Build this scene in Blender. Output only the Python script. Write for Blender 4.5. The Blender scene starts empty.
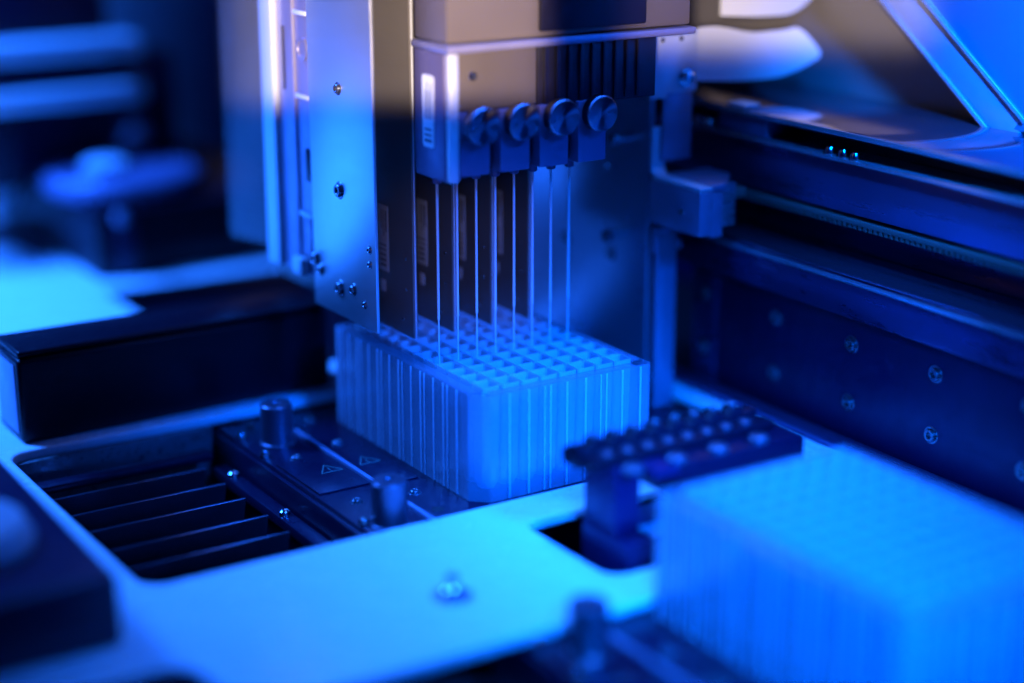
# Laboratory liquid handler under blue light: close-up of the pipetting head over a deep well plate.
# World axes: x = along the channel row (u), y = depth (v), z = up.  All lengths in millimetres, scaled to metres.
import bpy, bmesh, math, random
from mathutils import Vector, Matrix
random.seed(7)
S = 0.001
C = bpy.context.scene.collection
PI = math.pi

# ------------------------------------------------------------------ materials
def mat(name, base, rough=0.4, metal=0.0, noise=0.0, scale=60.0, bump=0.0, stretch=(1, 1, 1), coat=0.0, spec=0.5, var=0.0, alpha=None):
    m = bpy.data.materials.new(name); m.use_nodes = True
    nt = m.node_tree; p = nt.nodes['Principled BSDF']
    p.inputs['Base Color'].default_value = (*base, 1)
    p.inputs['Roughness'].default_value = rough
    p.inputs['Metallic'].default_value = metal
    p.inputs['Specular IOR Level'].default_value = spec
    p.inputs['Coat Weight'].default_value = coat
    p.inputs['Coat Roughness'].default_value = 0.12
    tc = nt.nodes.new('ShaderNodeTexCoord')
    mp = nt.nodes.new('ShaderNodeMapping'); mp.inputs['Scale'].default_value = stretch
    nz = nt.nodes.new('ShaderNodeTexNoise'); nz.inputs['Scale'].default_value = scale
    nz.inputs['Detail'].default_value = 6; nz.inputs['Roughness'].default_value = 0.6
    nt.links.new(tc.outputs['Object'], mp.inputs['Vector']); nt.links.new(mp.outputs['Vector'], nz.inputs['Vector'])
    if noise:
        r = nt.nodes.new('ShaderNodeMapRange')
        r.inputs['From Min'].default_value = 0.3; r.inputs['From Max'].default_value = 0.7
        r.inputs['To Min'].default_value = max(0.02, rough - noise); r.inputs['To Max'].default_value = rough + noise
        nt.links.new(nz.outputs['Fac'], r.inputs['Value']); nt.links.new(r.outputs['Result'], p.inputs['Roughness'])
    if var:
        n2 = nt.nodes.new('ShaderNodeTexNoise'); n2.inputs['Scale'].default_value = scale * 0.35; n2.inputs['Detail'].default_value = 4
        nt.links.new(mp.outputs['Vector'], n2.inputs['Vector'])
        mx = nt.nodes.new('ShaderNodeMix'); mx.data_type = 'RGBA'
        mx.inputs['A'].default_value = (*[c * (1 - var) for c in base], 1); mx.inputs['B'].default_value = (*[min(1, c * (1 + var)) for c in base], 1)
        nt.links.new(n2.outputs['Fac'], mx.inputs['Factor']); nt.links.new(mx.outputs['Result'], p.inputs['Base Color'])
    if bump:
        b = nt.nodes.new('ShaderNodeBump'); b.inputs['Strength'].default_value = bump; b.inputs['Distance'].default_value = 0.0004
        nt.links.new(nz.outputs['Fac'], b.inputs['Height']); nt.links.new(b.outputs['Normal'], p.inputs['Normal'])
    return m

def plastic_mat(name, col, transl, diff, transp, gloss=0.08, fres=0.5):
    m = bpy.data.materials.new(name); m.use_nodes = True
    nt = m.node_tree; nt.nodes.clear(); N = nt.nodes.new; L = nt.links.new
    out = N('ShaderNodeOutputMaterial')
    d = N('ShaderNodeBsdfDiffuse'); d.inputs['Color'].default_value = (*col, 1)
    t = N('ShaderNodeBsdfTranslucent'); t.inputs['Color'].default_value = (*col, 1)
    tr = N('ShaderNodeBsdfTransparent'); tr.inputs['Color'].default_value = (0.95, 0.97, 1, 1)
    g = N('ShaderNodeBsdfGlossy'); g.inputs['Roughness'].default_value = 0.22
    m1 = N('ShaderNodeMixShader'); m1.inputs['Fac'].default_value = transl / (transl + diff)
    L(d.outputs[0], m1.inputs[1]); L(t.outputs[0], m1.inputs[2])
    m2 = N('ShaderNodeMixShader'); m2.inputs['Fac'].default_value = transp
    L(m1.outputs[0], m2.inputs[1]); L(tr.outputs[0], m2.inputs[2])
    lw = N('ShaderNodeLayerWeight'); lw.inputs['Blend'].default_value = 0.25
    mu = N('ShaderNodeMath'); mu.operation = 'MULTIPLY_ADD'; mu.inputs[1].default_value = fres; mu.inputs[2].default_value = gloss * 0.5
    L(lw.outputs['Fresnel'], mu.inputs[0])
    m3 = N('ShaderNodeMixShader'); L(mu.outputs[0], m3.inputs['Fac'])
    L(m2.outputs[0], m3.inputs[1]); L(g.outputs[0], m3.inputs[2]); L(m3.outputs[0], out.inputs['Surface'])
    return m

M = {
 'deck':   mat('white_deck_paint', (0.80, 0.82, 0.84), 0.26, noise=0.08, scale=70, bump=0.05, var=0.05),
 'tray':   mat('black_tray_floor', (0.015, 0.015, 0.018), 0.45, noise=0.1),
 'black':  mat('black_moulded_plastic', (0.006, 0.004, 0.011), 0.36, noise=0.08, scale=300, bump=0.10, spec=0.25),
 'blackm': mat('black_anodised_metal', (0.012, 0.006, 0.026), 0.34, 0.35, noise=0.08, scale=220, bump=0.08, var=0.1),
 'wall':   mat('dark_anodised_wall', (0.022, 0.009, 0.060), 0.42, 0.35, noise=0.10, scale=140, bump=0.05, var=0.15),
 'steel':  mat('brushed_steel', (0.55, 0.56, 0.58), 0.30, 0.85, noise=0.10, scale=120, stretch=(1, 1, 12), bump=0.03, var=0.08),
 'railst': mat('brushed_rail_steel', (0.20, 0.16, 0.34), 0.30, 0.85, noise=0.06, scale=160, stretch=(1, 0.08, 1), bump=0.02, var=0.12),
 'dsteel': mat('dark_ground_steel', (0.09, 0.06, 0.17), 0.32, 0.75, noise=0.12, scale=200, stretch=(1, 0.2, 1), bump=0.06, var=0.2),
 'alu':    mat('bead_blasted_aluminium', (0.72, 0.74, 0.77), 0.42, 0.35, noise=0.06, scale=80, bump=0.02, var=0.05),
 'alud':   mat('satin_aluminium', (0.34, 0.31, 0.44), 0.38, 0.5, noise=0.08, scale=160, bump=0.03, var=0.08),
 'gun':    mat('bronze_tinted_plate', (0.19, 0.17, 0.155), 0.36, 0.45, noise=0.06, scale=50, stretch=(1, 1, 6), var=0.1),
 'head':   mat('grey_head_casting', (0.17, 0.145, 0.26), 0.42, 0.35, noise=0.08, scale=150, bump=0.05, var=0.06),
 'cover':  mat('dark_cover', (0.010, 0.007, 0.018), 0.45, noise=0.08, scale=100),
 'bronze': mat('tan_head_cover', (0.15, 0.118, 0.105), 0.5, 0.1, noise=0.06, scale=60, var=0.08),
 'bronzed': mat('brown_head_housing', (0.11, 0.085, 0.072), 0.5, 0.1, noise=0.06, scale=60, var=0.08),
 'bluest': mat('satin_blue_steel', (0.34, 0.35, 0.44), 0.30, 0.7, noise=0.04, scale=50, var=0.08),
 'lip': mat('polished_rail_edge', (0.55, 0.56, 0.62), 0.22, 0.75, noise=0.05, scale=90, stretch=(1, 0.1, 1)),
 'knob':   mat('turned_aluminium', (0.45, 0.46, 0.5), 0.28, 0.9, noise=0.05, scale=300),
 'turned': mat('turned_knob_face', (0.20, 0.18, 0.24), 0.36, 1.0),
 'chrome': mat('bright_steel', (0.7, 0.71, 0.73), 0.16, 1.0, noise=0.05, scale=200),
 'peg':    mat('dark_turned_steel', (0.17, 0.16, 0.22), 0.34, 0.85, noise=0.08, scale=300, stretch=(1, 1, 14), bump=0.05),
 'bolt':   mat('oiled_bolt_steel', (0.22, 0.23, 0.27), 0.28, 0.85, noise=0.08, scale=400),
 'mplate': mat('bright_rolled_steel', (0.78, 0.79, 0.81), 0.37, 0.88, noise=0.02, scale=40, stretch=(1, 1, 6), var=0.04),
 'louvre': mat('dark_louvre_metal', (0.16, 0.15, 0.20), 0.22, 0.9, noise=0.05, scale=100, var=0.1),
 'needle': mat('polished_needle_steel', (0.75, 0.77, 0.80), 0.35, 0.25),
 'label':  mat('paper_label', (0.82, 0.84, 0.88), 0.6, var=0.06),
 'dlabel': mat('grey_paper_label', (0.50, 0.52, 0.56), 0.6, var=0.06),
 'ink':    mat('grey_print', (0.10, 0.11, 0.14), 0.6),
 'mark':   mat('engraved_mark', (0.10, 0.14, 0.12), 0.5),
 'cable':  mat('white_ribbon', (0.78, 0.79, 0.80), 0.5, noise=0.05, scale=70, stretch=(1, 1, 8), bump=0.06, var=0.04),
 'white':  mat('white_nylon', (0.75, 0.76, 0.78), 0.35),
 'tube':   mat('cast_tube_metal', (0.48, 0.50, 0.58), 0.36, 0.6, noise=0.08, scale=500, bump=0.06, coat=0.9, var=0.06),
 'mirror': mat('polished_top_cover', (0.28, 0.25, 0.38), 0.10, 0.9, noise=0.04, scale=40),
 'panel':  mat('blue_cover_panel', (0.17, 0.24, 0.38), 0.45, noise=0.08, scale=18, var=0.30),
 'bgdark': mat('back_panel', (0.20, 0.185, 0.185), 0.55, noise=0.08, scale=20, var=0.10),
 'bglite': mat('rear_panel_pale', (0.55, 0.58, 0.62), 0.55, var=0.1, scale=10),
 'device': mat('navy_instrument', (0.018, 0.010, 0.042), 0.4, noise=0.08, scale=40, var=0.15),
 'belt':   mat('black_rubber_belt', (0.16, 0.13, 0.11), 0.6, noise=0.06, scale=300),
 'galv':   mat('spangled_zinc', (0.17, 0.19, 0.20), 0.35, 0.7, noise=0.15, scale=500, bump=0.12, var=0.35),
 'pp':     plastic_mat('frosted_polypropylene', (0.86, 0.88, 0.9), 0.55, 0.45, 0.40),
 'ppclear': plastic_mat('clear_polypropylene', (0.80, 0.80, 0.95), 0.6, 0.4, 0.72, 0.12),
 'ppmilk': plastic_mat('milky_polypropylene', (0.84, 0.84, 0.95), 0.5, 0.5, 0.12, 0.12),
 'acry':   plastic_mat('clear_acrylic', (0.8, 0.85, 0.9), 0.5, 0.5, 0.93, 0.06, 0.10),
}

_p = M['turned'].node_tree; _b = _p.nodes['Principled BSDF']; _b.inputs['Anisotropic'].default_value = 0.9
_t = _p.nodes.new('ShaderNodeTangent'); _t.direction_type = 'RADIAL'; _t.axis = 'Y'; _p.links.new(_t.outputs[0], _b.inputs['Tangent'])
# ------------------------------------------------------------------ mesh builder
class MB:
    def __init__(s): s.bm = bmesh.new()
    def _add(s, t, mtx=None):
        if mtx is not None: t.transform(mtx)
        me = bpy.data.meshes.new('tmp'); t.to_mesh(me); t.free(); s.bm.from_mesh(me); bpy.data.meshes.remove(me); return s
    def box(s, x0, x1, y0, y1, z0, z1, bev=0.4, seg=2, mtx=None):
        t = bmesh.new(); bmesh.ops.create_cube(t, size=1)
        bmesh.ops.scale(t, vec=(x1 - x0, y1 - y0, z1 - z0), verts=t.verts)
        bmesh.ops.translate(t, vec=((x0 + x1) / 2, (y0 + y1) / 2, (z0 + z1) / 2), verts=t.verts)
        if bev: bmesh.ops.bevel(t, geom=list(t.edges), offset=bev, segments=seg, affect='EDGES', profile=0.5)
        return s._add(t, mtx)
    def prism(s, pts, axis, a0, a1, bev=0.0, seg=2, mtx=None):
        """polygon pts in the two remaining axes (cyclic order), extruded along axis from a0 to a1"""
        t = bmesh.new()
        def P(p, a): return {'x': (a, p[0], p[1]), 'y': (p[0], a, p[1]), 'z': (p[0], p[1], a)}[axis]
        A = [t.verts.new(P(p, a0)) for p in pts]; B = [t.verts.new(P(p, a1)) for p in pts]
        t.faces.new(A); t.faces.new(B[::-1]); n = len(pts)
        for i in range(n): t.faces.new((A[i], B[i], B[(i + 1) % n], A[(i + 1) % n]))
        bmesh.ops.recalc_face_normals(t, faces=t.faces)
        if bev: bmesh.ops.bevel(t, geom=[e for e in t.edges], offset=bev, segments=seg, affect='EDGES', profile=0.5)
        return s._add(t, mtx)
    def lathe(s, prof, c=(0, 0, 0), axis='z', seg=32, mtx=None):
        """prof: list of (r, h) from bottom to top, closed at r=0 ends"""
        t = bmesh.new(); rings = []
        for r, h in prof:
            if r < 1e-6: rings.append([t.verts.new((0, 0, h))])
            else: rings.append([t.verts.new((r * math.cos(2 * PI * i / seg), r * math.sin(2 * PI * i / seg), h)) for i in range(seg)])
        for a, b in zip(rings, rings[1:]):
            for i in range(seg):
                j = (i + 1) % seg
                if len(a) == 1 and len(b) == 1: continue
                if len(a) == 1: t.faces.new((a[0], b[j], b[i]))
                elif len(b) == 1: t.faces.new((a[i], a[j], b[0]))
                else: t.faces.new((a[i], a[j], b[j], b[i]))
        bmesh.ops.recalc_face_normals(t, faces=t.faces)
        R = {'z': Matrix(), 'x': Matrix.Rotation(PI / 2, 4, 'Y'), '-x': Matrix.Rotation(-PI / 2, 4, 'Y'),
             'y': Matrix.Rotation(-PI / 2, 4, 'X'), '-y': Matrix.Rotation(PI / 2, 4, 'X'), '-z': Matrix.Rotation(PI, 4, 'X')}[axis]
        t.transform(Matrix.Translation(c) @ R)
        return s._add(t, mtx)
    def cyl(s, c, r, h, axis='z', bev=0.3, seg=32, r2=None):
        r2 = r if r2 is None else r2
        return s.lathe([(0, 0), (r - bev, 0), (r, bev), (r2, h - bev), (r2 - bev, h), (0, h)], c, axis, seg)
    def tube(s, pts, r, seg=16):
        t = bmesh.new(); rings = []; n = len(pts); V = [Vector(p) for p in pts]
        up = Vector((0, 0, 1))
        for i, p in enumerate(V):
            d = (V[min(i + 1, n - 1)] - V[max(i - 1, 0)]).normalized()
            a = d.cross(up) if abs(d.dot(up)) < 0.95 else d.cross(Vector((1, 0, 0)))
            a.normalize(); b = d.cross(a)
            rings.append([t.verts.new(p + r * (a * math.cos(2 * PI * k / seg) + b * math.sin(2 * PI * k / seg))) for k in range(seg)])
        for a, b in zip(rings, rings[1:]):
            for k in range(seg): t.faces.new((a[k], a[(k + 1) % seg], b[(k + 1) % seg], b[k]))
        t.faces.new(rings[0]); t.faces.new(rings[-1][::-1]); bmesh.ops.recalc_face_normals(t, faces=t.faces)
        return s._add(t)
    def mesh(s, name, smooth=True):
        bmesh.ops.scale(s.bm, vec=(S, S, S), verts=s.bm.verts)
        me = bpy.data.meshes.new(name); s.bm.to_mesh(me); s.bm.free()
        if smooth:
            me.polygons.foreach_set('use_smooth', [True] * len(me.polygons))
            me.set_sharp_from_angle(angle=math.radians(35))
        return me
    def build(s, name, m, parent=None, **k):
        return link(name, s.mesh(name), m, parent, **k)

def link(name, me, m, parent=None, loc=None, rot=None, label=None):
    o = bpy.data.objects.new(name, me); C.objects.link(o)
    if m is not None and not me.materials: me.materials.append(M[m])
    if loc is not None: o.location = Vector(loc) * S
    if rot is not None: o.rotation_euler = rot
    if parent is not None:
        o.parent = parent
        q = Vector((0, 0, 0)); p = parent
        while p is not None: q += p.location if p.type == 'EMPTY' else Vector((0, 0, 0)); p = p.parent
        o.matrix_parent_inverse = Matrix.Translation(-q) if parent.type == 'EMPTY' else Matrix()
    if label: o['label'] = label
    return o
def tag(o, label, cat, group=None):
    o['label'] = label; o['category'] = cat
    if group: o['group'] = group
    return o
def thing(name, label, cat, loc, group=None):
    o = bpy.data.objects.new(name, None); C.objects.link(o); o.location = Vector(loc) * S; o.empty_display_size = 0.01
    return tag(o, label, cat, group)
def dup(root, shift, label):
    def cp(o, par):
        c = o.copy(); C.objects.link(c)
        if par is not None: c.parent = par; c.matrix_parent_inverse = o.matrix_parent_inverse.copy()
        for ch in list(o.children): cp(ch, c)
        return c
    r = cp(root, None); r.location = root.location + Vector(shift) * S; r['label'] = label
    return r
def struct(o): o['kind'] = 'structure'; return o

AX = {'-x': (0, -PI / 2, 0), 'x': (0, PI / 2, 0), 'z': (0, 0, 0), '-y': (PI / 2, 0, 0)}
def bolt_mesh(r, h):
    b = MB(); k = r * 0.52
    b.lathe([(r * 1.45, 0.02), (r * 1.35, 0.25), (r * 1.08, 0.25), (r * 1.05, 0.02), (r, 0.02), (r, h - 0.25), (r - 0.25, h), (k + 0.15, h), (k, h - 0.15)], seg=28)
    b.lathe([(k, h - 0.15), (k, h * 0.35), (0, h * 0.25)], seg=6)
    return b.mesh('bolt')
BOLT = {r: bolt_mesh(r, h) for r, h in ((2.6, 1.6), (1.9, 1.3), (1.3, 0.9))}
def bolt(parent, c, axis, r=2.6, m='bolt', name='bolt'):
    me = BOLT[r]
    if not me.materials: me.materials.append(M['bolt'])
    return link(name, me, None, parent, loc=c, rot=AX[axis])

# ------------------------------------------------------------------ setting: deck, tray floor, back panels
def rr(x0, x1, y0, y1, r, n=6):
    pts = []
    for cx, cy, a in ((x1 - r, y1 - r, 0), (x0 + r, y1 - r, 90), (x0 + r, y0 + r, 180), (x1 - r, y0 + r, 270)):
        for k in range(n + 1):
            t = math.radians(a + 90 * k / n); pts.append((cx + r * math.cos(t), cy + r * math.sin(t)))
    return pts
def plate_with_holes(name, outer, holes, ztop, thick, bev, m):
    cu = bpy.data.curves.new(name, 'CURVE'); cu.dimensions = '2D'; cu.fill_mode = 'BOTH'
    for poly in [outer] + holes:
        sp = cu.splines.new('POLY'); sp.points.add(len(poly) - 1); sp.use_cyclic_u = True
        for p, q in zip(sp.points, poly): p.co = (q[0] * S, q[1] * S, 0, 1)
    cu.extrude = (thick / 2 - bev) * S; cu.bevel_depth = bev * S; cu.bevel_resolution = 3; cu.offset = -bev * S
    t = bpy.data.objects.new('t', cu); C.objects.link(t)
    me = bpy.data.meshes.new_from_object(t.evaluated_get(bpy.context.evaluated_depsgraph_get()))
    bpy.data.objects.remove(t); bpy.data.curves.remove(cu)
    me.name = name; me.polygons.foreach_set('use_smooth', [True] * len(me.polygons)); me.set_sharp_from_angle(angle=math.radians(35))
    o = bpy.data.objects.new(name, me); C.objects.link(o); o.location.z = (ztop - thick / 2) * S
    me.materials.clear(); me.materials.append(M[m]); return o

deck = plate_with_holes('deck', rr(-420, 153, -330, 760, 4), [
    rr(-139, 143, -10, 143, 9), rr(1, 108, -89, -32, 7), rr(-139, 143, -264, -109, 9),
    rr(-330, -147, -230, -68, 14), rr(-15, 140, 186, 366, 5)], 5, 5, 1.6, 'deck')
struct(deck)
struct(MB().box(-420, 400, -330, 760, -52, -48, 0).build('tray_floor', 'tray'))
struct(MB().box(-420, 800, 762, 770, -48, 420, 0).build('back_wall', 'bgdark'))

# ------------------------------------------------------------------ deep well plates
W0, L0, H0 = 85.5, 120.0, 46.0
def well_mesh():
    b = MB(); t = bmesh.new()
    o, i, zt, zb = 4.2, 3.82, 45.6, 3.0
    def ring(h, z, r):      # square with clipped corners
        c = h - r
        return [t.verts.new((x, y, z)) for x, y in ((h, -c), (h, c), (c, h), (-c, h), (-h, c), (-h, -c), (-c, -h), (c, -h))]
    R = [ring(3.1, zb, 1.6), ring(3.9, zb + 3, 1.0), ring(o, zt - 1, 0.6), ring(o, zt, 0.6), ring(i, zt, 0.6), ring(i - 0.15, zt - 1.5, 0.6), ring(3.35, zb + 3.4, 0.9), ring(2.4, zb + 0.7, 1.2)]
    for a, c in zip(R, R[1:]):
        for k in range(8): t.faces.new((a[k], a[(k + 1) % 8], c[(k + 1) % 8], c[k]))
    t.faces.new(R[0][::-1]); t.faces.new(R[-1]); bmesh.ops.recalc_face_normals(t, faces=t.faces)
    b._add(t); return b.mesh('well', smooth=False)
def plate_shell():
    """one thin wall following a clipped-corner outline with a small rib at every well"""
    b = MB(); t = bmesh.new(); e, ch = 0.7, 6.5
    out = []
    def run(p, q, ribs):
        p, q = Vector(p), Vector(q); d = (q - p).normalized(); nn = Vector((d.y, -d.x)); L = (q - p).length
        out.append((p, p - nn * 0.9))
        for k, (c, w) in enumerate(ribs):
            for a, h in ((c - w / 2 - 0.7, 0), (c - w / 2, 0.0), (c + w / 2, 0.0), (c + w / 2 + 0.7, 0)):
                m = p + d * a; out.append((m + nn * h, m - nn * 0.9))
    X, Y = W0 - e, L0 - e; c = 1.2
    ru = [(6.75 + 9 * k - e - c, (1.0, 2.2, 1.0)[k % 3]) for k in range(1, 9)]
    rv = [(6 + 9 * k - e - c, (1.0, 1.0, 2.4)[k % 3]) for k in range(1, 13)]
    run((e + ch, e), (X - c, e), [(q - ch + c, w) for q, w in ru if q > 11]); run((X - c, e), (X, e + c), []); run((X, e + c), (X, Y - c), rv); run((X, Y - c), (X - c, Y), [])
    run((X - c, Y), (e + c, Y), ru); run((e + c, Y), (e, Y - c), []); run((e, Y - c), (e, e + ch), rv[:-1]); run((e, e + ch), (e + ch, e), [])
    def ring(k, z): return [t.verts.new((p[k].x, p[k].y, z)) for p in out]
    z1 = H0 - 2.0
    A, B, D, E2 = ring(0, 0), ring(0, z1), ring(1, z1), ring(1, 0); n = len(out)
    for P, Q in ((A, B), (B, D), (D, E2), (E2, A)):
        for i in range(n): t.faces.new((P[i], P[(i + 1) % n], Q[(i + 1) % n], Q[i]))
    bmesh.ops.recalc_face_normals(t, faces=t.faces); b._add(t)
    return b
def plate_top():
    b = MB(); z0, z1 = H0 - 2.4, H0 - 1.9
    b.box(8.5, W0 - 8.5, 1.7, 6.2, z0, z1, 0.2); b.box(8.5, W0 - 8.5, L0 - 6.2, L0 - 1.7, z0, z1, 0.2)
    b.box(1.7, 7.0, 8.5, L0 - 8.5, z0, z1, 0.2); b.box(W0 - 7.0, W0 - 1.7, 8.5, L0 - 8.5, z0, z1, 0.2)
    return b
plate = thing('deep_well_plate', 'frosted deep well plate under the row of needles, in sharp focus', 'well plate', (0, 0, 0.3), 'deep well plates on the deck')
def shifted(b, d): bmesh.ops.translate(b.bm, vec=d, verts=b.bm.verts); return b
shifted(plate_shell(), (0, 0, 0.3)).build('skirt', 'ppclear', plate)
def plate_ribs():
    b = MB()
    for k in range(0, 9):
        u = 6.75 + 9 * k
        for du, w in (((0, 1.0),) if k % 3 else ((-1.6, 0.7), (1.2, 0.9))):
            if u + du > 8.5: b.box(u + du - w / 2, u + du + w / 2, 0.25, 0.62, 0.4, H0 - 2.2, 0.12)
            b.box(u + du - w / 2, u + du + w / 2, L0 - 0.62, L0 - 0.25, 0.4, H0 - 2.2, 0.12)
    for k in range(0, 13):
        v = 6 + 9 * k
        for dv_, w in (((0, 1.0),) if k % 2 else ((-1.8, 0.7), (1.3, 1.1))):
            if v + dv_ > 8.5: b.box(0.25, 0.62, v + dv_ - w / 2, v + dv_ + w / 2, 0.4, H0 - 2.2, 0.12)
            b.box(W0 - 0.62, W0 - 0.25, v + dv_ - w / 2, v + dv_ + w / 2, 0.4, H0 - 2.2, 0.12)
    return b
shifted(plate_ribs(), (0, 0, 0.3)).build('rib_strips', 'ppmilk', plate)
shifted(plate_top(), (0, 0, 0.3)).build('inner_flange', 'ppclear', plate)
wm = well_mesh()
for j in range(12):
    for i in range(8):
        link('well', wm, 'pp', plate, loc=(11.25 + 9 * i, 10.5 + 9 * j, 0.3))
dup(plate, (0, -232, 0), 'frosted deep well plate in the foreground, large and out of focus')

# ------------------------------------------------------------------ labware nests
nest = thing('labware_nest', 'dark nest plate with two steel pegs holding the plate under the needles', 'plate holder', (20, 66, -1), 'labware nests sunk in the deck')
MB().box(-47, 142, -9, 142, -6, -0.2, 0.6).build('base_plate', 'blackm', nest)
MB().box(-21.9, -19.9, -6, 117, -0.2, 1.4, 0.3).build('guide_strip', 'alud', nest)
MB().box(-45.5, -22.6, 44.5, 84, -0.18, 0.7, 0.25).build('cover_plate', 'blackm', nest)
MB().box(-18.8, -3, 40, 86, -0.18, 0.5, 0.25).build('cover_plate', 'blackm', nest)
MB().box(-49.4, -47.2, -8, 141, -40, -1.5, 0.4).build('side_wall', 'blackm', nest)
for (u, v) in ((-33.5, 108), (-36, 4)):
    MB().lathe([(0, -0.2), (7.6, -0.2), (7.6, 0.8), (6.9, 1.2), (6.9, 17.4), (6.2, 18.2), (2.4, 18.2), (2.1, 17.5), (0, 17.4)], (u, v, 0), 'z', 40).build('locating_peg', 'peg', nest)
for (u, v) in ((-35, 87), (-36, 31), (-12, 94), (-9, 126), (-12, 27), (-34, 135)): bolt(nest, (u, v, -0.2), 'z', 1.9)
for (u, v) in ((-45, 96), (-44.5, 9), (-44, 122)):
    MB().lathe([(0, -0.2), (2.2, -0.2), (2.3, 1.2), (1.6, 2.6), (0, 3)], (u, v, 0), 'z', 20).build('ball_stud', 'chrome', nest)
MB().lathe([(0, -0.15), (2.6, -0.15), (2.6, -0.1), (0, -0.1)], (-13, 7, 0), 'z', 24).build('drain_hole', 'tray', nest)
def tri(u, v, r):
    b = MB(); P = [Vector((u + r * math.cos(math.radians(a)), v + r * math.sin(math.radians(a)), 0)) for a in (90, 210, 330)]
    for i in range(3): 
        p, q = P[i], P[(i + 1) % 3]; d = (q - p).normalized(); n = Vector((-d.y, d.x, 0)) * 0.25
        b.prism([(p - n)[:2], (q - n)[:2], (q + n)[:2], (p + n)[:2]], 'z', -0.18, -0.05)
    b.box(u - 0.25, u + 0.25, v - 0.9, v + 2.0, -0.18, -0.05, 0); b.box(u - 0.3, u + 0.3, v - 2.0, v - 1.4, -0.18, -0.05, 0)
    return b
shifted(tri(-30, 66, 5.5), (0, 0, 0.95)).build('warning_mark', 'mark', nest); shifted(tri(-12, 67, 5.5), (0, 0, 0.75)).build('warning_mark', 'mark', nest)
dup(nest, (0, -232, 0), 'dark nest plate holding the blurred foreground plate, mostly below the frame')

# ------------------------------------------------------------------ sunken grille
gr = thing('vent_grille', 'black sunken grille of slanted louvres beside the nest', 'grille', (-95, 66, -30))
MB().box(-138, -50.2, 139, 142.5, -40, 1.2, 0.4).build('back_plate', 'galv', gr)
MB().box(-138.5, -136, -8, 138.8, -40, 0.5, 0.4).build('side_plate', 'blackm', gr)
MB().box(-133, -56, 124, 132, -9, -5, 1.5).build('top_bar', 'blackm', gr)
MB().box(-57.5, -50.5, -8, 124, -16, -11, 1.2).build('side_ledge', 'blackm', gr)
for v in (117, 96.5, 77, 55.5, 36, 17, -3):
    MB().prism([(v - 0.9, -8.2), (v + 0.5, -8.0), (v + 9, -38), (v + 7.5, -38)], 'x', -134, -63, 0.35).build('louvre', 'louvre', gr)
for v in (58, 108): MB().lathe([(0, 0), (2.3, 0), (2.2, 1.8), (1.2, 2.6), (0, 2.8)], (-54.5, v, -11), 'z', 18).build('screw', 'chrome', gr)

# ------------------------------------------------------------------ black box behind the grille
bx = thing('black_box', 'long black plastic box lying behind the grille, with a paler end panel', 'box', (-58, 166, 5))
MB().box(-130, 14, 150, 182, 5.1, 42.2, 2.2, 3).build('body', 'black', bx)
MB().box(-129.4, 13.4, 150.6, 181.4, 42.6, 45.4, 1.3, 3).build('lid', 'black', bx)
MB().box(-130.5, -130.1, 154, 178, 9, 39, 0.15).build('end_panel', 'alud', bx)

# ------------------------------------------------------------------ carriage: bright side plate, channel plates, far side plate
sp = thing('side_plate', 'bright brushed side plate hanging left of the needles', 'metal plate', (-6, 110, 56))
MB().box(-8, -6.6, 63, 119, 56, 330, 0.3).build('face_plate', 'mplate', sp)
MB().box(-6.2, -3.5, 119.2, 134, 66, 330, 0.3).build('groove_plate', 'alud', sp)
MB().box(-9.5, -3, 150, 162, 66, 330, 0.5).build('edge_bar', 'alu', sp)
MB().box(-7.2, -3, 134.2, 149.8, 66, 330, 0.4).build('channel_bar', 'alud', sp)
for z in (178, 143, 92): MB().box(-7.4, -6.3, 121, 133, z, z + 1.8, 0.2).build('cross_clip', 'white', sp)
MB().lathe([(0, 0), (5, 0), (5, 1), (3.4, 1.2), (3.2, 0.6), (0, 0.6)], (-6.3, 126, 164), '-x', 30).build('round_boss', 'alud', sp)
MB().box(-7.7, -7.3, 142.2, 143.8, 145, 172, 0.15).build('slot', 'cover', sp)
MB().box(-7.0, -6.25, 121.5, 126, 108, 122, 0.3).build('slot', 'cover', sp)
MB().prism([(122, 93), (131, 93), (127, 78), (123.5, 76)], 'x', -7.0, -6.3, 0.2).build('wedge_clip', 'alud', sp)
MB().box(-11, -6.5, 126, 135, 66, 74, 1.2).build('nylon_foot', 'white', sp)
for (v, z, r) in ((92, 152, 1.9), (93, 110, 2.6), (95, 68, 2.6), (83, 70, 1.9), (68, 90, 1.3), (68, 84, 1.3), (120.3 - 3, 76, 2.6), (112.5, 72, 1.9), (73, 66, 1.3)):
    bolt(sp, (-8, v, z), '-x', r, name='screw')

cp = thing('channel_plate', 'bronze tinted channel plate just right of the bright side plate', 'metal plate', (10, 120, 51), 'channel plates behind the needles')
MB().box(9, 11, 63, 190, 51, 330, 0.25).build('panel', 'gun', cp)
for z in (84, 71): MB().cyl((9, 68, z), 0.8, 0.5, '-x', 0.1, 12).build('pin', 'chrome', cp)
MB().cyl((9, 71, 58), 0.7, 0.5, '-x', 0.1, 12).build('pin', 'chrome', cp)
MB().box(9.6, 10.3, 62.4, 62.9, 51, 330, 0.15).build('edge_glint', 'alu', cp)  # bright strip added to imitate light on the front edge
lb = MB().box(8.75, 8.98, 83, 92, 75, 103, 0.05).build('label', 'dlabel', cp)
b = MB()
for k, (y0, y1, z0, z1) in enumerate(((84, 85, 92, 101), (86.2, 86.8, 90, 101), (88, 88.6, 93, 101), (84.5, 91, 85.8, 86.4), (84.5, 91, 83.9, 84.4), (85, 90, 77, 78), (85, 90, 79.2, 80.2), (85, 90, 81.5, 82.3))):
    b.box(8.6, 8.74, y0, y1, z0, z1, 0)
b.build('print', 'ink', lb)
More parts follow.
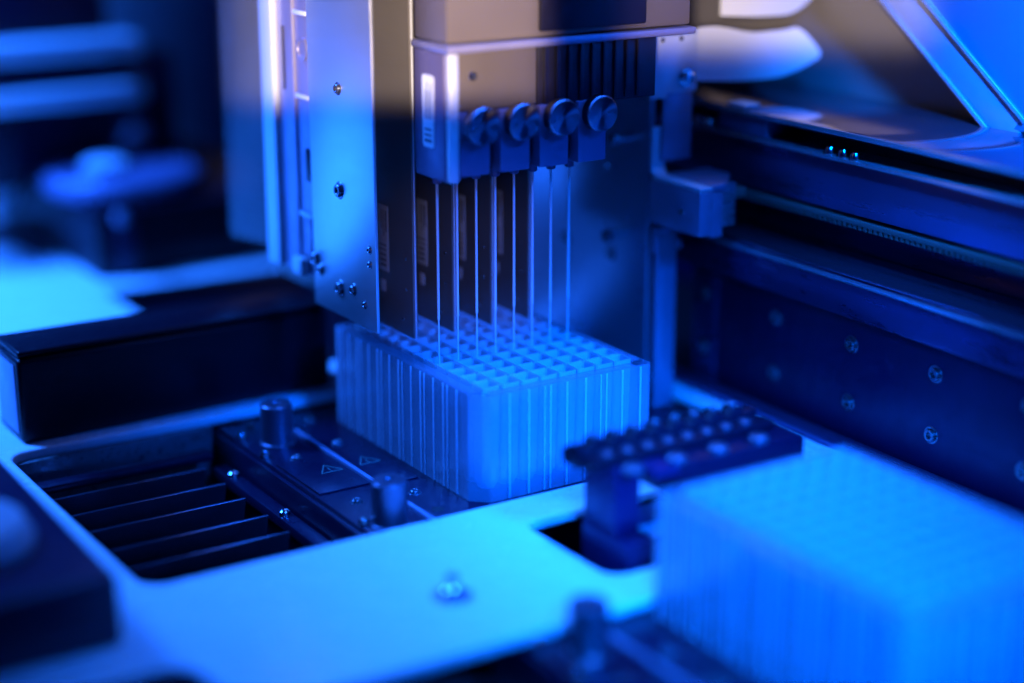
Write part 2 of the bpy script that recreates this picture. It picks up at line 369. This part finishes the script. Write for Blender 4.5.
MB().box(8.7, 8.98, 86, 90, 66, 71, 0.1).build('patch', 'dlabel', cp)
for k, w in ((1, 'second'), (2, 'third'), (3, 'last')):
    dup(cp, (18.6 * k, 0, 0), {1: 'bronze tinted channel plate second from the bright side plate', 2: 'bronze tinted channel plate third from the bright side plate', 3: 'bronze tinted channel plate nearest the bolted far plate'}[k])

fp = thing('far_plate', 'polished steel plate with standoff screws behind the angle bracket', 'metal plate', (129, 150, 4))
MB().box(127, 130.5, 62, 270, 10, 330, 0.4).build('face_plate', 'bluest', fp)
for (v, z) in ((78, 78), (75, 122)):
    f = MB().cyl((127, v - 1, z), 2.1, 9, '-x', 0.5, 20).build('standoff', 'chrome', fp)
    MB().cyl((117.8, v - 1, z), 3.0, 3.2, '-x', 0.6, 24).build('screw_head', 'bolt', fp)
for (v, z) in ((89, 66), (126, 66)): bolt(fp, (127, v, z), '-x', 2.6)
MB().lathe([(0, 0), (1.4, 0), (1.0, 0.9), (0, 1.1)], (127, 92, 106), '-x', 18).build('rivet', 'chrome', fp)

# ------------------------------------------------------------------ pipetting head
hd = thing('pipetting_head', 'pipetting head with four round knobs and eight thin needles', 'pipette head', (42, 40, 122))
MB().box(5, 120, 27, 52, 176, 330, 1.0).build('upper_cover', 'bronze', hd)
MB().box(46, 97, 25.5, 53, 178, 330, 1.0).build('dark_section', 'cover', hd)  # near-black stretch of the cover; its colour imitates a gap in the warm light
MB().box(4, 121, 24, 53, 172.5, 175.4, 0.8).build('ledge', 'alud', hd)
MB().box(7.6, 46, 28.2, 51, 150, 172.3, 0.6).build('housing', 'bronzed', hd)
MB().box(46.4, 104, 28.2, 51, 148, 172.3, 0.6).build('shaded_block', 'cover', hd)  # housing stretch coloured near-black to imitate the same shade
for k in range(9): MB().box(49 + 5.6 * k, 51 + 5.6 * k, 27.2, 28.2, 149, 172, 0.3).build('cooling_rib', 'cover', hd)
sd = MB().box(4.6, 7.4, 28.6, 52, 123, 172.3, 0.7).build('side_panel', 'head', hd)
MB().box(5, 9.2, 25.4, 28.4, 123, 172.3, 0.8).build('corner_strip', 'alu', hd)
lb = MB().prism([(p[0], p[1]) for p in rr(36.5, 45, 135, 163, 1.5, 4)], 'x', 4.3, 4.58, 0).build('label', 'label', hd)
b = MB()
for k in range(4): b.box(4.2, 4.29, 38 + 1.5 * k, 38.5 + 1.5 * k, 146, 160 - 3 * (k % 2), 0)
b.box(4.2, 4.29, 38, 43.4, 137, 138.2, 0); b.box(4.2, 4.29, 38, 43.4, 139.4, 140.2, 0); b.box(4.2, 4.29, 38, 43.4, 141.6, 142.4, 0)
b.build('print', 'ink', lb)
MB().lathe([(0, 0), (1.9, 0), (1.5, 0.6), (0.8, 0.6), (0.6, 0.2), (0, 0.2)], (17, 28.2, 163), '-y', 20).build('screw', 'chrome', hd)
for k in range(4):
    u = 16.6 + 18.3 * k
    blk = MB().box(u - 7.0 if k else 9.6, u + 6.6, 26, 51, 124.5 + 0.4, 149.5, 0.5).build('channel_block', 'head', hd)
    MB().box(u + 6.9, u + 10.6, 31, 50, 126, 149.5, 0.3).build('spacer', 'cover', hd)
    MB().lathe([(0, 0), (3, 0), (3, 2), (6.6, 2), (7.2, 2.6), (7.2, 6.6), (6.7, 7.1), (6.2, 7.0), (0, 6.8)], (u, 26, 145), '-y', 48).build('knob', 'turned', blk)
for i in range(8):
    u = 11.25 + 9 * i
    n = MB().cyl((u, 46.5, 63), 0.56, 62, 'z', 0.1, 14).build('needle_sleeve', 'needle', hd)
    MB().cyl((u, 46.5, 38), 0.34, 24.9, 'z', 0.05, 10).build('needle_tip', 'needle', n)
    MB().cyl((u, 46.5, 119), 2.0, 4.5, 'z', 0.4, 18).build('needle_collar', 'head', hd)

# ------------------------------------------------------------------ brackets right of the head
br = thing('angle_bracket', 'stepped blue grey angle bracket reaching down to the toothed belt', 'bracket', (133, 40, 81))
MB().box(127.2, 134.6, 26, 61, 86, 105, 0.5).build('arm_block', 'alud', br)
MB().box(135, 141.2, 27.5, 52, 84.5, 103.6, 0.4).build('slide_plate', 'alud', br)
prof = [(124, 105.3), (124, 107)]
MB().prism([(26.5, 105.3), (57, 105.3), (60, 106.2), (61.8, 109), (61.8, 128), (60.2, 128), (60.2, 110), (58.6, 107.6), (56, 106.9), (26.5, 106.9)], 'x', 127.5, 134.5, 0.2).build('bent_strap', 'alu', br)
MB().prism([(135, 28), (143, 28), (158, 44), (158, 60), (135, 60)], 'z', 104.2, 107.2, 0.4).build('top_plate', 'alud', br)
MB().prism([(30, 88), (30, 107), (52, 104), (48, 88)], 'x', 141.3, 150, 0.4).build('slide_block', 'steel', br)
MB().box(131.5, 147, 58.0, 60, 113, 150, 0.4).build('hanger_strip', 'alud', br)
MB().cyl((127.2, 38, 95), 1.7, 0.8, '-x', 0.3, 20).build('screw', 'chrome', br)
for k in range(3): MB().box(150.2, 158, 33 + 4 * k, 35.5 + 4 * k, 99, 103, 0.3).build('tooth', 'belt', br)

cb = thing('clamp_plate', 'bright clamp plate with one screw under the tan head cover', 'bracket', (135, 58, 140))
MB().prism([(122, 141), (131, 141), (131.5, 143), (147, 143), (147, 169.5), (124, 169.5), (124, 146)], 'y', 55.5, 57.8, 0.3).build('plate', 'alu', cb)
MB().lathe([(0, 0), (4.2, 0), (4.2, 1), (3.1, 1), (3.0, 3.2), (2.4, 3.6), (1.6, 3.6), (1.5, 2.6), (0, 2.6)], (141, 55.5, 149), '-y', 28).build('screw', 'chrome', cb)
for u in (128, 138): MB().cyl((u, 55.5, 166), 1.0, 0.4, '-y', 0.1, 14).build('hole_plug', 'cover', cb)

ps = thing('support_post', 'flat upright steel post between the well plate and the dark wall', 'post', (134, 58, 3))
MB().box(129, 140, 57.0, 59.5, 0.2, 80, 0.4).build('post_strip', 'alud', ps)
MB().box(127.6, 130.5, 56.0, 60, 72, 84, 0.6).build('hook', 'alud', ps)
MB().box(130.7, 141.5, 56.4, 59.9, 80.2, 84, 0.6).build('cap', 'alud', ps)
MB().box(140.2, 142.5, 56.6, 59.7, 73, 77, 0.4).build('catch', 'alud', ps)

# ------------------------------------------------------------------ white flat cables
def ribbon(path, zlo, zhi, th):
    b = MB(); t = bmesh.new(); n = len(path); F, K = [], []
    for i, (x, y) in enumerate(path):
        d = (Vector(path[min(i + 1, n - 1)]) - Vector(path[max(i - 1, 0)])).normalized(); nn = Vector((-d.y, d.x)) * th / 2
        f = i / (n - 1)
        F.append([t.verts.new((x - nn.x, y - nn.y, zlo(f))), t.verts.new((x - nn.x, y - nn.y, zhi(f)))])
        K.append([t.verts.new((x + nn.x, y + nn.y, zlo(f))), t.verts.new((x + nn.x, y + nn.y, zhi(f)))])
    for i in range(n - 1):
        t.faces.new((F[i][0], F[i + 1][0], F[i + 1][1], F[i][1])); t.faces.new((K[i][1], K[i + 1][1], K[i + 1][0], K[i][0]))
        t.faces.new((F[i][1], F[i + 1][1], K[i + 1][1], K[i][1])); t.faces.new((K[i][0], K[i + 1][0], F[i + 1][0], F[i][0]))
    t.faces.new((F[0][1], K[0][1], K[0][0], F[0][0])); t.faces.new((F[-1][0], K[-1][0], K[-1][1], F[-1][1]))
    bmesh.ops.recalc_face_normals(t, faces=t.faces); return b._add(t)
N = 28
path = [(147.5 + 74 * i / N, 58 + 5 * math.sin(i / N * 2.6)) for i in range(N + 1)]
ss = lambda f, a, c: max(0, min(1, (f - a) / (c - a))) ** 2 * (3 - 2 * max(0, min(1, (f - a) / (c - a))))
c1 = ribbon(path, lambda f: 147 - 3.5 * math.sin(f * 2.6) + 12 * max(0, f - 0.62) ** 2 * 6.4 * 0.55, lambda f: 169.5 - 5.0 * ss(f, 0.1, 0.55) + 2.5 * ss(f, 0.7, 1) - 13 * max(0, (f - 0.82) / 0.18) ** 1.3, 1.2).build('flat_cable', 'cable')
tag(c1, 'wide white flat cable curling out behind the clamp plate', 'cable')
path = [(166 + 72 * i / N, 64 + 14 * (i / N) ** 2) for i in range(N + 1)]
c2 = ribbon(path, lambda f: 173 - 2.5 * math.sin(f * PI * 0.8) + 30 * max(0, f - 0.55) ** 2 * 2.2, lambda f: 215 - 24 * max(0, f - 0.6) * 1.2, 1.4).build('flat_cable', 'cable')
tag(c2, 'white flat cable loop at the top edge, above the wider cable', 'cable')

# ------------------------------------------------------------------ right hand wall and gantry rail
sw = thing('side_wall', 'dark blue anodised wall with two rows of socket bolts', 'wall', (170, -90, 6))
MB().box(165, 174, -300, 57.5, 5.5, 58, 0.4).build('wall_plate', 'wall', sw)
MB().box(163.8, 174, 57.8, 75, 5.5, 58, 0.5).build('end_plate', 'dsteel', sw)
MB().box(153.5, 163.6, -300, 90, 0, 7, 0.7).build('base_ledge', 'railst', sw)
for k in range(7):
    for z in (47, 21.5):
        bolt(sw, (163.8 if k == 0 else 165, 65.5 - 47.7 * k, z), '-x', 2.6)

gt = thing('gantry_rail', 'long horizontal gantry rail with toothed belt along the right wall', 'rail', (180, 0, 60))
MB().box(156.5, 200, -300, 300, 61, 77.5, 0.8).build('lower_beam', 'dsteel', gt)
MB().box(157.2, 199, -300, 300, 77.8, 79.2, 0.2).build('shelf_plate', 'mirror', gt)
MB().box(186, 199, -300, 300, 79.4, 99.6, 0.3).build('back_web', 'dsteel', gt)
MB().box(168, 228, -300, 300, 100.4, 121.4, 0.4).build('upper_beam', 'railst', gt)
MB().box(164.4, 229, -300, 300, 121.6, 123.6, 0.8).build('lower_lip', 'lip', gt)
MB().box(162.9, 163.9, -300, 300, 132.6, 135.0, 0.45).build('rail_glint', 'lip', gt)  # thin bright strips added to draw highlights along the rail edges
MB().box(155.6, 156.4, -300, 300, 75.4, 77.6, 0.35).build('rail_glint', 'lip', gt)
MB().box(182, 229, -300, 300, 123.8, 132, 0.3).build('recess_web', 'cover', gt)
MB().box(164.0, 231, -300, 300, 132.2, 135.2, 0.9).build('top_cover', 'mirror', gt)
b = MB().box(167, 185, -300, 300, 96.6, 98.6, 0.2)
for k in range(200): b.box(167.3, 184.7, -299 + 3 * k, -297.4 + 3 * k, 94.9, 96.6, 0)
b.build('toothed_belt', 'belt', gt)
MB().box(165.2, 181, 30, 62, 123.9, 131.9, 0.6).build('slider', 'head', gt)
MB().box(163.0, 172, 42, 54, 135.5, 137, 0.3).build('slider_clip', 'alu', gt)
for v in (-17, -24, -9): MB().lathe([(0, 0), (2.2, 0), (2.3, 1.5), (1.6, 3), (0, 3.4)], (166.8, v, 123.6), 'z', 18).build('screw', 'chrome', gt)
for v in (70, 78): MB().lathe([(0, 0), (2.2, 0), (2.3, 1.5), (1.6, 3), (0, 3.4)], (166.8, v, 123.6), 'z', 18).build('screw', 'chrome', gt)

rp = MB().box(234, 238, -300, 330, 100, 330, 0.3).build('partition_wall', 'bgdark')
tag(rp, 'dark upright panel behind the gantry rail and the white cables', 'panel')
A = Vector((225, -50, 141)); D = Vector((-4, 62, 48)).normalized()
_x = Vector((1, 0, 0)); _y = D.cross(_x).normalized(); _x = _y.cross(D)
st = thing('support_bar', 'thick slanted metal bar standing on the gantry top cover', 'bar', A)
MB().box(-6.5, 6.5, -8, 8, -14, 240, 2.2, 4, mtx=Matrix.Translation(A) @ Matrix((_x, _y, D)).transposed().to_4x4()).build('body', 'tube', st)
for sx, sy in ((-6.6, 8.1), (-6.6, -8.1), (6.6, -8.1), (6.6, 8.1)):
    MB().tube([A + _x * sx + _y * sy + D * q for q in (-12, 60, 150, 238)], 1.3, 16).build('bar_glint', 'lip', st)  # bright rods added to draw highlight lines along the bar
cvp = MB().prism([(-52, 136), (-260, 136), (-260, 330), (100, 330), (100, 263)], 'x', 219, 221, 0.4).build('cover_panel', 'panel')
tag(cvp, 'pale blue cover panel to the right of the slanted metal bar', 'panel')

# ------------------------------------------------------------------ wash station
ws = thing('wash_station', 'dark wash station with a scalloped black bar beside the blurred plate', 'wash station', (45, -70, -6))
MB().box(11, 92, -85, -56, -8, 12, 0.6).build('base_block', 'wall', ws)
MB().box(11, 22, -76.5, -57, 12.2, 38, 0.6).build('upright', 'wall', ws)
MB().box(34, 92, -84, -57, 24, 38, 0.6).build('trough', 'blackm', ws)
MB().box(84, 92, -84, -57, 12.2, 23.8, 0.6).build('end_block', 'dsteel', ws)
MB().box(22.3, 33.7, -84, -57, 34, 38, 0.4).build('bridge', 'wall', ws)
MB().box(23, 33, -82, -74, 12.2, 13.4, 0.3).build('window_label', 'label', ws)
top = [(2, 36.5), (2, 45)]
for k in range(8):
    u = 11.25 + 9 * k
    top += [(u - 3.4, 43.6), (u - 1.9, 46.6), (u + 1.9, 46.6), (u + 3.4, 43.6)]
top += [(84, 45), (84, 36.5)]
bar = MB().prism(top, 'y', -66, -59.5, 0.4).build('scalloped_bar', 'black', ws)
MB().box(2, 86, -59, -55.5, 36.5, 42.4, 0.6).build('rear_bar', 'black', ws)
MB().box(3, 86, -74, -66.4, 38.3, 42, 0.6).build('front_bar', 'black', ws)
for k in range(8):
    MB().lathe([(0, 0), (1.5, 0), (1.5, 1.0), (1.0, 1.6), (0, 1.7)], (11.25 + 9 * k, -62.7, 46.5), 'z', 16).build('pin', 'bolt', ws)
    MB().lathe([(0, 0), (2.4, 0), (2.4, 1.0), (1.8, 1.4), (0, 1.4)], (11.25 + 9 * k, -70.2, 41.9), 'z', 16).build('port', 'peg', ws)
for k in range(4):
    MB().lathe([(0, 0), (3.8, 0), (3.8, 1.6), (3.0, 2.4), (0, 2.6)], (16 + 19 * k, -80, 38), 'z', 24).build('cap', 'peg', ws)

sd_ = thing('deck_stud', 'small chrome stud screwed into the white deck strip', 'stud', (-54, -73, 5))
MB().lathe([(0, 5.0), (7.0, 5.0), (7.0, 5.5), (4.6, 5.8), (0, 5.8)], (-54, -73, 0), 'z', 32).build('washer', 'steel', sd_)
MB().lathe([(0, 5.8), (4.0, 5.8), (4.3, 7.2), (3.0, 8.6), (2.3, 9), (2.3, 12.2), (1.7, 13), (0, 13.1)], (-54, -73, 0), 'z', 32).build('stud_pin', 'chrome', sd_)

# ------------------------------------------------------------------ left foreground block
fb = thing('foreground_block', 'large dark block at the left edge, blurred, with a pale dome', 'block', (-215, 10, 5))
MB().box(-290, -161, -48, 175, 5.1, 30, 2.5, 3).build('body', 'device', fb)
MB().lathe([(0, 30.1), (26, 30.1), (26.5, 33), (23, 39), (13, 43), (0, 44)], (-200, 0, 0), 'z', 40).build('dome_cap', 'bglite', fb)

# ------------------------------------------------------------------ background instrument (blurred, upper left)
dv = thing('rear_instrument', 'dark blue instrument with round turntable blurred in the upper left', 'instrument', (30, 450, 5))
MB().box(-10, 120, 388, 640, 5.2, 44, 2, 2).build('base', 'black', dv)
MB().lathe([(0, 44), (42, 44), (46, 48), (46, 54), (42, 57), (0, 57)], (26, 440, 0), 'z', 56).build('turntable', 'head', dv)
MB().lathe([(0, 57), (13, 57), (13, 61), (9, 63), (0, 63.4)], (16, 440, 0), 'z', 40).build('turntable_cap', 'bglite', dv)
MB().box(-120, 50, 512, 570, 44.3, 175, 3, 2).build('tower', 'device', dv)
MB().box(50.5, 92, 514, 568, 44.3, 112, 3, 2).build('dark_section', 'device', dv)
MB().box(-110, 56, 470, 500, 117, 128, 2, 2).build('arm', 'alu', dv)
MB().box(-110, 44, 455, 480, 92, 102, 2, 2).build('arm', 'alu', dv)
MB().lathe([(0, 0), (8, 0), (8, 5), (6, 7), (0, 7)], (64, 514, 90), '-y', 28).build('knob', 'alu', dv)
MB().lathe([(0, 0), (8, 0), (8, 5), (6, 7), (0, 7)], (44, 512, 118), '-y', 28).build('knob', 'alud', dv)
MB().box(-60, -25, 470, 511, 44.3, 84, 2, 2).build('drawer', 'cover', dv)
MB().lathe([(0, 0), (10, 0), (10, 8), (7, 10), (0, 10)], (62, 511, 58), '-y', 32).build('dial', 'alud', dv)
MB().cyl((4, 388, 40), 4, 5, '-y', 1, 20).build('latch', 'alud', dv)
MB().box(0, 12, 384, 387.6, 8, 38, 1).build('handle', 'device', dv)
MB().lathe([(0, 0), (11, 0), (12, 4), (10, 10), (5, 13), (0, 14)], (-10.2, 540, 30), '-x', 32).build('side_knob', 'bglite', dv)
bp = MB().box(70, 190, 660, 666, 5.2, 230, 2).build('rear_screen', 'bglite'); tag(bp, 'pale upright screen behind the blurred instrument', 'screen')

ag = MB().prism([(164, 72), (203, 68), (206, 71), (206, 330), (164, 330)], 'x', -9, -6, 0.4).build('acrylic_guard', 'acry')
tag(ag, 'clear acrylic guard on the left edge of the bright side plate', 'guard')
sb = thing('slide_base', 'low dark slide base with two small screws behind the black box', 'slide', (60, 260, -20))
MB().box(-8, 130, 192, 360, -47, -6, 1).build('body', 'black', sb)
for (u, v) in ((36, 305), (48, 305)): MB().lathe([(0, -6), (4, -6), (4, -3), (2, -1), (0, -1)], (u, v, 0), 'z', 18).build('screw', 'chrome', sb)

# ------------------------------------------------------------------ camera
P = Vector((-334.0, -547.7, 263.9)); yaw, pitch, FPX = 0.5694, 0.29685, 1775.0
fw = Vector((math.sin(yaw) * math.cos(pitch), math.cos(yaw) * math.cos(pitch), -math.sin(pitch)))
rt = Vector((math.cos(yaw), -math.sin(yaw), 0)); dn = fw.cross(rt)
ROT = Matrix((rt, -dn, -fw)).transposed()
cam = bpy.data.cameras.new('camera'); co = bpy.data.objects.new('camera', cam); C.objects.link(co)
co.matrix_world = Matrix.Translation(P * S) @ ROT.to_4x4()
cam.sensor_width = 36; cam.lens = FPX / 1024 * 36; cam.clip_start = 0.01; cam.clip_end = 20
cam.dof.use_dof = True; cam.dof.focus_distance = 0.715; cam.dof.aperture_fstop = 62.4 / 34; cam.dof.aperture_blades = 0
bpy.context.scene.camera = co

# ------------------------------------------------------------------ light
def area(name, loc, at, size, power, col, sy=None, spread=180):
    l = bpy.data.lights.new(name, 'AREA'); l.energy = power; l.color = col; l.size = size * S
    l.spread = math.radians(spread)
    if sy: l.shape = 'RECTANGLE'; l.size_y = sy * S
    o = bpy.data.objects.new(name, l); C.objects.link(o); o.location = Vector(loc) * S
    o.rotation_euler = (Vector(at) - Vector(loc)).to_track_quat('-Z', 'Y').to_euler(); return o
AZ = (0.0, 0.27, 1.0); DB = (0.0, 0.02, 1.0)
area('key_lamp', (60, -150, 640), (15, -85, 0), 130, 0.70, (0.013, 0.155, 1.0), spread=40)
area('front_lamp', (60, -420, 330), (45, 0, 20), 110, 0.42, (0.0, 0.105, 1.0), spread=22)
area('near_lamp', (-190, -520, 260), (20, -180, 25), 120, 0.55, (0.0, 0.145, 1.0), spread=28)
area('rear_lamp', (-420, 560, 620), (-150, 400, 0), 240, 7.5, (0.014, 0.155, 1.0), spread=72)
area('top_lamp', (20, -460, 470), (226, -110, 195), 120, 1.1, (0.0, 0.15, 1.0), spread=17)
def warm(name, x0, x1, y0, y1, power, soft, back=300):
    """spot with barn doors: added warm light imitating a reflection in front glass, cut to a rectangle of directions"""
    r = lambda X, Y: ((X - 512) * rt + (Y - 341.5) * dn + FPX * fw)
    x, y = (x0 + x1) / 2, (y0 + y1) / 2
    c = r(x, y)
    l = bpy.data.lights.new(name, 'SPOT'); l.energy = power; l.color = (1.0, 0.80, 0.68)
    l.spot_size = 2.1 * c.angle(r(x0, y0)); l.spot_blend = 0.0; l.shadow_soft_size = 0.006
    o = bpy.data.objects.new(name, l); C.objects.link(o)
    pos = P - r(x, y1).normalized() * back
    z = -c.normalized(); xx = rt - z * rt.dot(z); xx.normalize(); yy = z.cross(xx)
    o.matrix_world = Matrix.Translation(pos * S) @ Matrix((xx, yy, z)).transposed().to_4x4()
    l.use_nodes = True; nt = l.node_tree; em = nt.nodes['Emission']
    tc = nt.nodes.new('ShaderNodeTexCoord'); sp_ = nt.nodes.new('ShaderNodeSeparateXYZ'); nt.links.new(tc.outputs['Normal'], sp_.inputs[0])
    az = nt.nodes.new('ShaderNodeMath'); az.operation = 'ABSOLUTE'; nt.links.new(sp_.outputs['Z'], az.inputs[0])
    L = c.length; prev = None
    for ax, half in (('X', (x1 - x0) / 2 / L), ('Y', (y1 - y0) / 2 / L)):
        dv_ = nt.nodes.new('ShaderNodeMath'); dv_.operation = 'DIVIDE'; nt.links.new(sp_.outputs[ax], dv_.inputs[0]); nt.links.new(az.outputs[0], dv_.inputs[1])
        ab = nt.nodes.new('ShaderNodeMath'); ab.operation = 'ABSOLUTE'; nt.links.new(dv_.outputs[0], ab.inputs[0])
        mr = nt.nodes.new('ShaderNodeMapRange'); mr.interpolation_type = 'SMOOTHSTEP'
        mr.inputs['From Min'].default_value = half - soft / L; mr.inputs['From Max'].default_value = half + soft / L
        mr.inputs['To Min'].default_value = 1; mr.inputs['To Max'].default_value = 0
        nt.links.new(ab.outputs[0], mr.inputs['Value'])
        if prev is None: prev = mr
        else:
            mu = nt.nodes.new('ShaderNodeMath'); mu.operation = 'MULTIPLY'
            nt.links.new(prev.outputs['Result'], mu.inputs[0]); nt.links.new(mr.outputs['Result'], mu.inputs[1])
            nt.links.new(mu.outputs[0], em.inputs['Strength'])
warm('veil_spot', 264, 496, -160, 99, 110, 9)  # unseen spots added to imitate a warm veil reflected in glass
warm('veil_spot', 676, 890, -160, 42, 66, 16)
warm('veil_spot', 402, 518, 232, 330, 4.5, 26)  # weak added fill that warms the channel plates

w = bpy.data.worlds.new('World'); bpy.context.scene.world = w; w.use_nodes = True
w.node_tree.nodes['Background'].inputs['Color'].default_value = (0.0, 0.0006, 0.16, 1)
w.node_tree.nodes['Background'].inputs['Strength'].default_value = 0.24

sc = bpy.context.scene
sc.view_settings.view_transform = 'Standard'; sc.view_settings.look = 'None'; sc.view_settings.exposure = 0; sc.view_settings.gamma = 1
sc.render.engine = 'CYCLES'
cy = sc.cycles; cy.use_denoising = True; cy.max_bounces = 10; cy.transparent_max_bounces = 24; cy.diffuse_bounces = 5; cy.glossy_bounces = 5; cy.transmission_bounces = 8
cy.sample_clamp_indirect = 4; cy.caustics_reflective = False
